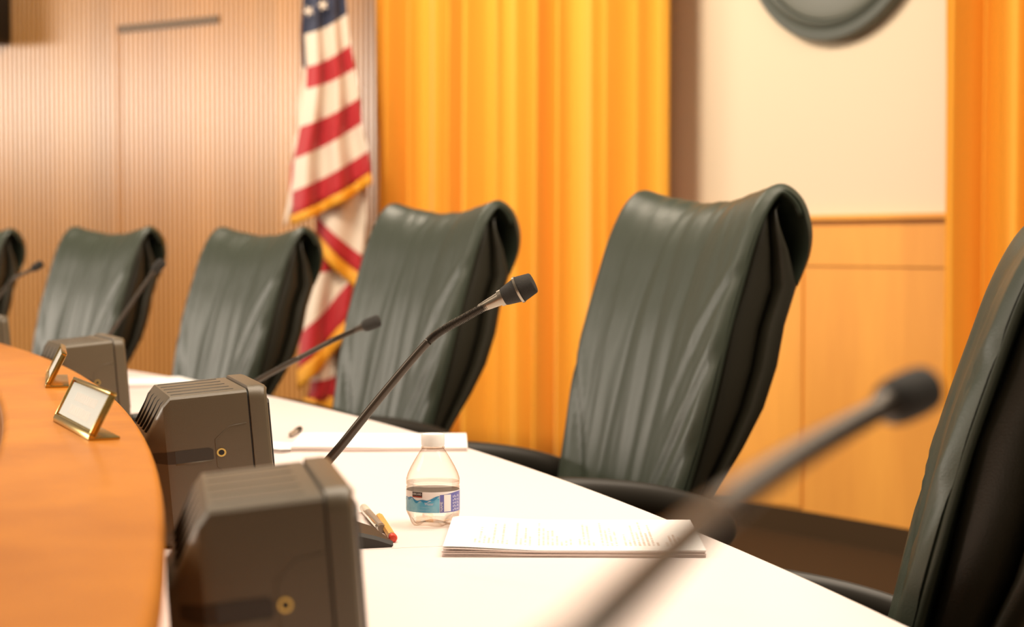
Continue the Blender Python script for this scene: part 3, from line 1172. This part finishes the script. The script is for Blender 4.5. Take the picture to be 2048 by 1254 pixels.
# ================================================================== PAPERS
def wave_sheet(bm, lx, ly, z0, th, curl, mi_top, mi_side, seed, dx=0, dy=0, nx=40, rot=0.0):
    """one slab of paper, curling up at its left end"""
    top, botm = [], []
    rnd = random.Random(seed)
    a, b = rnd.uniform(0, 6), rnd.uniform(.4, 1.0)
    cr, sr = math.cos(rot), math.sin(rot)
    for i in range(nx + 1):
        x = -lx / 2 + lx * i / nx
        u = i / nx
        rt, rb = [], []
        for j in range(3):
            y = -ly / 2 + ly * j / 2
            lift = curl * (1 - sstep(0, .42, u)) + .0006 * b * math.sin(u * 7 + a)
            lift = max(0, lift)
            X, Yy = dx + x * cr - y * sr, dy + x * sr + y * cr
            rt.append(bm.verts.new((X, Yy, z0 + lift + th))); rb.append(bm.verts.new((X, Yy, z0 + lift)))
        top.append(rt); botm.append(rb)
    for i in range(nx):
        for j in range(2):
            bm.faces.new((top[i][j], top[i + 1][j], top[i + 1][j + 1], top[i][j + 1])).material_index = mi_top
            bm.faces.new((botm[i][j], botm[i][j + 1], botm[i + 1][j + 1], botm[i + 1][j])).material_index = mi_side
        for j in (0, 2):
            bm.faces.new((top[i][j], botm[i][j], botm[i + 1][j], top[i + 1][j])).material_index = mi_side
    for i in (0, nx):
        for j in range(2):
            bm.faces.new((top[i][j], top[i][j + 1], botm[i][j + 1], botm[i][j])).material_index = mi_side


def paper_stack(name, label, c, rot, lx, ly, layers, page, group=None):
    s = thing(name, label, 'papers', (c.x, c.y, TABLE), rot, group)
    z = 0.0
    for k, (th, curl) in enumerate(layers):
        last = k == len(layers) - 1
        bm = bmesh.new()
        wave_sheet(bm, lx - .0008 * (k % 2), ly - .0006 * (k % 3), z + .0002, th, curl, 0, 1, k, dx=.0008 * math.sin(k * 2.1), dy=.0006 * math.cos(k * 3.3))
        z += th + .00025
        obj('top_page' if last else 'page_bundle', bm, [page if last else M['paper'], M['paper_edge']], s, auto=40)
    return s


c0 = (onz(892, 1112, TABLE) + onz(1406, 1113, TABLE) + onz(1375, 1052, TABLE) + onz(905, 1056, TABLE)) / 4
paper_stack('printed_agenda', 'thick printed agenda lying on the near desk right of the bottle, left end curling up', c0, R_(-1.0), .282, .216,
            [(.0016, 0), (.0016, .0004), (.0014, .0012), (.0012, .0026), (.0005, .0038)], M['page'])
c1 = (onz(600, 912, TABLE) + onz(958, 903, TABLE) + onz(905, 869, TABLE) + onz(585, 876, TABLE)) / 4
paper_stack('document_stack', 'blurred stack of white documents behind the bottle cap', c1, R_(2), .285, .216,
            [(.003, 0), (.003, .001), (.0006, .002)], M['paper'])
c2 = onz(560, 897, TABLE)
s2 = paper_stack('loose_document', 'loose white sheets sticking out left of the document stack behind the bottle', c2 + Vector((-.015, .012, 0)), R_(55), .11, .14,
                 [(.0012, .002), (.0005, .004)], M['paper'])
c3 = onz(275, 772, TABLE)
paper_stack('document_bundle', 'blurred white papers lying between the second and third speakers', c3 + Vector((-.02, .05, 0)), R_(25), .28, .216,
            [(.003, 0), (.003, .0), (.0006, .0)], M['paper'])


# ================================================================== PENS
def rod(name, label, cat, p0, p1, build):
    d = p1 - p0
    t = thing(name, label, cat, ((p0.x + p1.x) / 2, (p0.y + p1.y) / 2, TABLE), math.atan2(d.y, d.x))
    build(t, math.hypot(d.x, d.y))
    return t


def grey_pen(t, ln):
    h = ln / 2; r = .0052
    X = Vector((1, 0, 0))
    bm = bmesh.new(); lathe_axis(bm, [(r * .8, 0), (r, .002), (r, ln * .72), (r * .86, ln * .74)], (-h + ln * .26, 0, r), X, 20)
    obj('barrel', bm, M['pen_grey'], t, auto=40)
    bm = bmesh.new(); lathe_axis(bm, [(r * .7, 0), (r * 1.0, .003), (r * 1.05, ln * .2), (r * .9, ln * .27)], (-h, 0, r * 1.05), X, 20)
    obj('frosted_cap', bm, M['pen_clear'], t, auto=40)
    bm = bmesh.new(); lathe_axis(bm, [(r * .95, 0), (r * 1.02, .002), (r * 1.02, .009), (r * .62, .0092), (r * .6, .003)], (h - .010, 0, r * 1.02), X, 20)
    e = obj('open_end', bm, M['steel'], t, auto=40)
    bm = bmesh.new(); lathe_axis(bm, [(r * .62, 0), (r * .62, .0061)], (h - .0065, 0, r * 1.02), X, 16)
    obj('hole', bm, M['box_dark'], e, auto=40)
    bm = bmesh.new(); box(bm, -h + ln * .26, h - .012, -r * 1.25, -r * .75, r * .9, r * 1.6); bev(bm, .0006)
    obj('clip', bm, M['steel'], t, auto=40)


def orange_pen(t, ln):
    h = ln / 2; r = .0047
    X = Vector((1, 0, 0))
    bm = bmesh.new(); lathe_axis(bm, [(r * .7, 0), (r * .95, .004), (r, .01), (r, ln - .017)], (-h, 0, r), X, 8)
    obj('barrel', bm, M['orange_pen'], t, auto=30)
    bm = bmesh.new(); lathe_axis(bm, [(r * .98, 0), (r * 1.02, .001), (r * 1.02, .005), (r * .98, .006)], (h - .018, 0, r * 1.02), X, 20)
    obj('band', bm, M['steel'], t, auto=40)
    bm = bmesh.new(); lathe_axis(bm, [(r * .95, 0), (r * 1.05, .002), (r * 1.05, .009), (r * .8, .012), (r * .2, .0125)], (h - .0125, 0, r * 1.05), X, 20)
    obj('end_cap', bm, M['red_tip'], t, auto=40)['label'] = 'red end cap'


rod('pen', 'grey barrelled pen with steel clip lying left of the bottle', 'pen', onz(727, 1024, TABLE), onz(764, 1066, TABLE), grey_pen)
rod('pencil', 'orange pencil with red end lying against the grey pen', 'pencil', onz(758, 1040, TABLE), onz(787, 1086, TABLE), orange_pen)


def far_pen(t, ln):
    h = ln / 2; r = .005
    X = Vector((1, 0, 0))
    bm = bmesh.new(); lathe_axis(bm, [(r * .5, 0), (r, .012), (r, ln * .6)], (-h, 0, r), X, 14)
    obj('barrel', bm, M['pen_grey'], t, auto=40)
    bm = bmesh.new(); lathe_axis(bm, [(r, 0), (r * 1.1, .001), (r * 1.1, ln * .38), (r * .8, ln * .4)], (-h + ln * .6, 0, r * 1.1), X, 14)
    obj('cap', bm, M['black_plastic'], t, auto=40)


rod('pen', 'small blurred brown pen lying beyond the sharp speaker box', 'pen', onz(580, 876, TABLE), onz(600, 864, TABLE), far_pen)

# ================================================================== FLAG
FY = 8.1
fx = aty(668, 500, FY).x
flag = thing('flag', 'stars and stripes flag with gold fringe hanging on a floor stand by the slat wall', 'flag', (fx, FY + .08, 0))
fo = Vector(flag.location)


def fpt(px, py, d):
    return aty(px, py, FY + d) - fo


def drape(cells, mats, nA=28, folds=2.4, amp=.035, base=0.0, ph=0.0):
    """cells: list of (left-top, right-top, left-bottom, right-bottom pixel points, material index)"""
    bm = bmesh.new()
    for (lt, rt, lb, rb, mi) in cells:
        rows = []
        for j in range(4):
            v = j / 3
            row = []
            for i in range(nA + 1):
                u = i / nA
                a = Vector(lt).lerp(Vector(rt), u); b = Vector(lb).lerp(Vector(rb), u)
                p = a.lerp(b, v)
                dd = base + amp * math.sin(u * folds * 2 * PI + ph + p.y * .0035) * (0.4 + .6 * min(1, max(0, (p.y + 200) / 500)))
                sag = 6 * math.sin(u * PI)
                row.append(fpt(p.x, p.y + sag, dd))
            rows.append(row)
        loft(bm, rows, close=False, caps=False, mi=mi)
    bmesh.ops.remove_doubles(bm, verts=bm.verts, dist=.0005)
    return bm


# stripes of the outer fold, top to bottom: (left x, left y, right x, right y)
E = [(640, -330, 668, -350), (610, 68, 693, 28), (614, 134, 700, 90), (612, 178, 709, 137),
     (600, 254, 718, 196), (588, 318, 722, 247), (584, 384, 736, 302), (583, 434, 741, 348)]
cols = [2, 1, 0, 1, 0, 1, 0]
cells = []
for (a, b, c) in zip(E, E[1:], cols):
    cells.append((a[:2], a[2:], b[:2], b[2:], c))
bm = drape(cells, None, ph=.6)
outer = obj('outer_fold', bm, [M['flag_red'], M['flag_white'], M['flag_blue']], flag)
sm = outer.modifiers.new('thickness', 'SOLIDIFY'); sm.thickness = .004
# narrow turned edge on the left of the outer fold: blue down to the stripes, then white and red
E2 = [(625, -330, 645, -330), (603, 60, 622, 68), (606, 132, 618, 130), (596, 250, 612, 178), (582, 330, 602, 250), (578, 390, 592, 318), (566, 455, 586, 400)]
cols = [2, 2, 1, 1, 0, 1]
cells = [(a[:2], a[2:], b[:2], b[2:], c) for a, b, c in zip(E2, E2[1:], cols)]
bm = drape(cells, None, nA=8, folds=.5, amp=.015, base=.05)
te = obj('turned_edge', bm, [M['flag_red'], M['flag_white'], M['flag_blue']], flag)
te.modifiers.new('thickness', 'SOLIDIFY').thickness = .004
bm = drape([((583, 432), (742, 346), (588, 450), (746, 366), 0)], None, ph=.6, base=-.004)
fr = obj('fringe', bm, M['fringe'], flag); fr.modifiers.new('thickness', 'SOLIDIFY').thickness = .012
# inner fold below: stripes run the other way, then a second turn
E3 = [(640, 330, 735, 330), (640, 395, 733, 440), (632, 430, 724, 510), (632, 462, 722, 552)]
cells = [(a[:2], a[2:], b[:2], b[2:], c) for a, b, c in zip(E3, E3[1:], [1, 1, 0])]
bm = drape(cells, None, folds=1.2, amp=.02, base=.06)
o = obj('inner_fold', bm, [M['flag_red'], M['flag_white'], M['flag_blue']], flag); o.modifiers.new('thickness', 'SOLIDIFY').thickness = .004
bm = drape([((628, 462), (722, 550), (628, 492), (718, 580), 0)], None, folds=1.2, amp=.02, base=.055)
o = obj('fringe', bm, M['fringe'], flag); o.modifiers.new('thickness', 'SOLIDIFY').thickness = .012
E4 = [(640, 430, 722, 505), (615, 548, 722, 520), (600, 668, 708, 552), (598, 745, 700, 635)]
cells = [(a[:2], a[2:], b[:2], b[2:], c) for a, b, c in zip(E4, E4[1:], [0, 1, 0])]
bm = drape(cells, None, folds=1.6, amp=.03, base=.12)
o = obj('lower_fold', bm, [M['flag_red'], M['flag_white'], M['flag_blue']], flag); o.modifiers.new('thickness', 'SOLIDIFY').thickness = .004
bm = drape([((598, 742), (700, 630), (600, 778), (696, 668), 0)], None, folds=1.6, amp=.03, base=.115)
o = obj('fringe', bm, M['fringe'], flag); o.modifiers.new('thickness', 'SOLIDIFY').thickness = .012
E5 = [(618, 740, 694, 660), (622, 762, 690, 740), (616, 800, 680, 790)]
cells = [(a[:2], a[2:], b[:2], b[2:], c) for a, b, c in zip(E5, E5[1:], [1, 0])]
bm = drape(cells, None, folds=1.2, amp=.02, base=.16)
o = obj('tail_fold', bm, [M['flag_red'], M['flag_white'], M['flag_blue']], flag); o.modifiers.new('thickness', 'SOLIDIFY').thickness = .004
bm = drape([((606, 796), (684, 786), (608, 826), (684, 816), 0)], None, folds=1.2, amp=.02, base=.155)
o = obj('fringe', bm, M['fringe'], flag); o.modifiers.new('thickness', 'SOLIDIFY').thickness = .012


# white stars on the canton (bunched cloth: only the lower ones show)
def star(c, rad, rot):
    bm = bmesh.new()
    f, b = [], []
    for k in range(10):
        rr = rad if k % 2 == 0 else rad * .42
        a = rot + PI / 2 + k * PI / 5
        f.append(bm.verts.new(c + Vector((rr * math.cos(a), -.003, rr * math.sin(a))))); b.append(bm.verts.new(c + Vector((rr * math.cos(a), .001, rr * math.sin(a)))))
    bm.faces.new(f); bm.faces.new(b)
    for k in range(10):
        bm.faces.new((f[k], f[(k + 1) % 10], b[(k + 1) % 10], b[k]))
    return bm


for px, py, rt in ((646, 10, .3), (617, 22, .5), (668, -35, .2), (632, -40, .3), (652, -85, .3)):
    obj('star', star(fpt(px, py, -.045), .026, rt), M['flag_white'], outer, smooth=False)
# pole, finial and stand
bm = bmesh.new(); tube(bm, [Vector((0, .09, .05)), Vector((0, .09, 2.75))], .014, 14)
obj('pole', bm, M['bronze'], flag)
bm = bmesh.new(); lathe(bm, [(.012, 2.74), (.03, 2.77), (.012, 2.80), (.035, 2.85), (.004, 2.95)], 20, c=(0, .09))
obj('finial', bm, M['brass'], flag)
bm = bmesh.new(); lathe(bm, [(.17, 0), (.17, .012), (.12, .03), (.035, .06), (.022, .16)], 32, c=(0, .09))
obj('stand', bm, M['brass'], flag, auto=40)
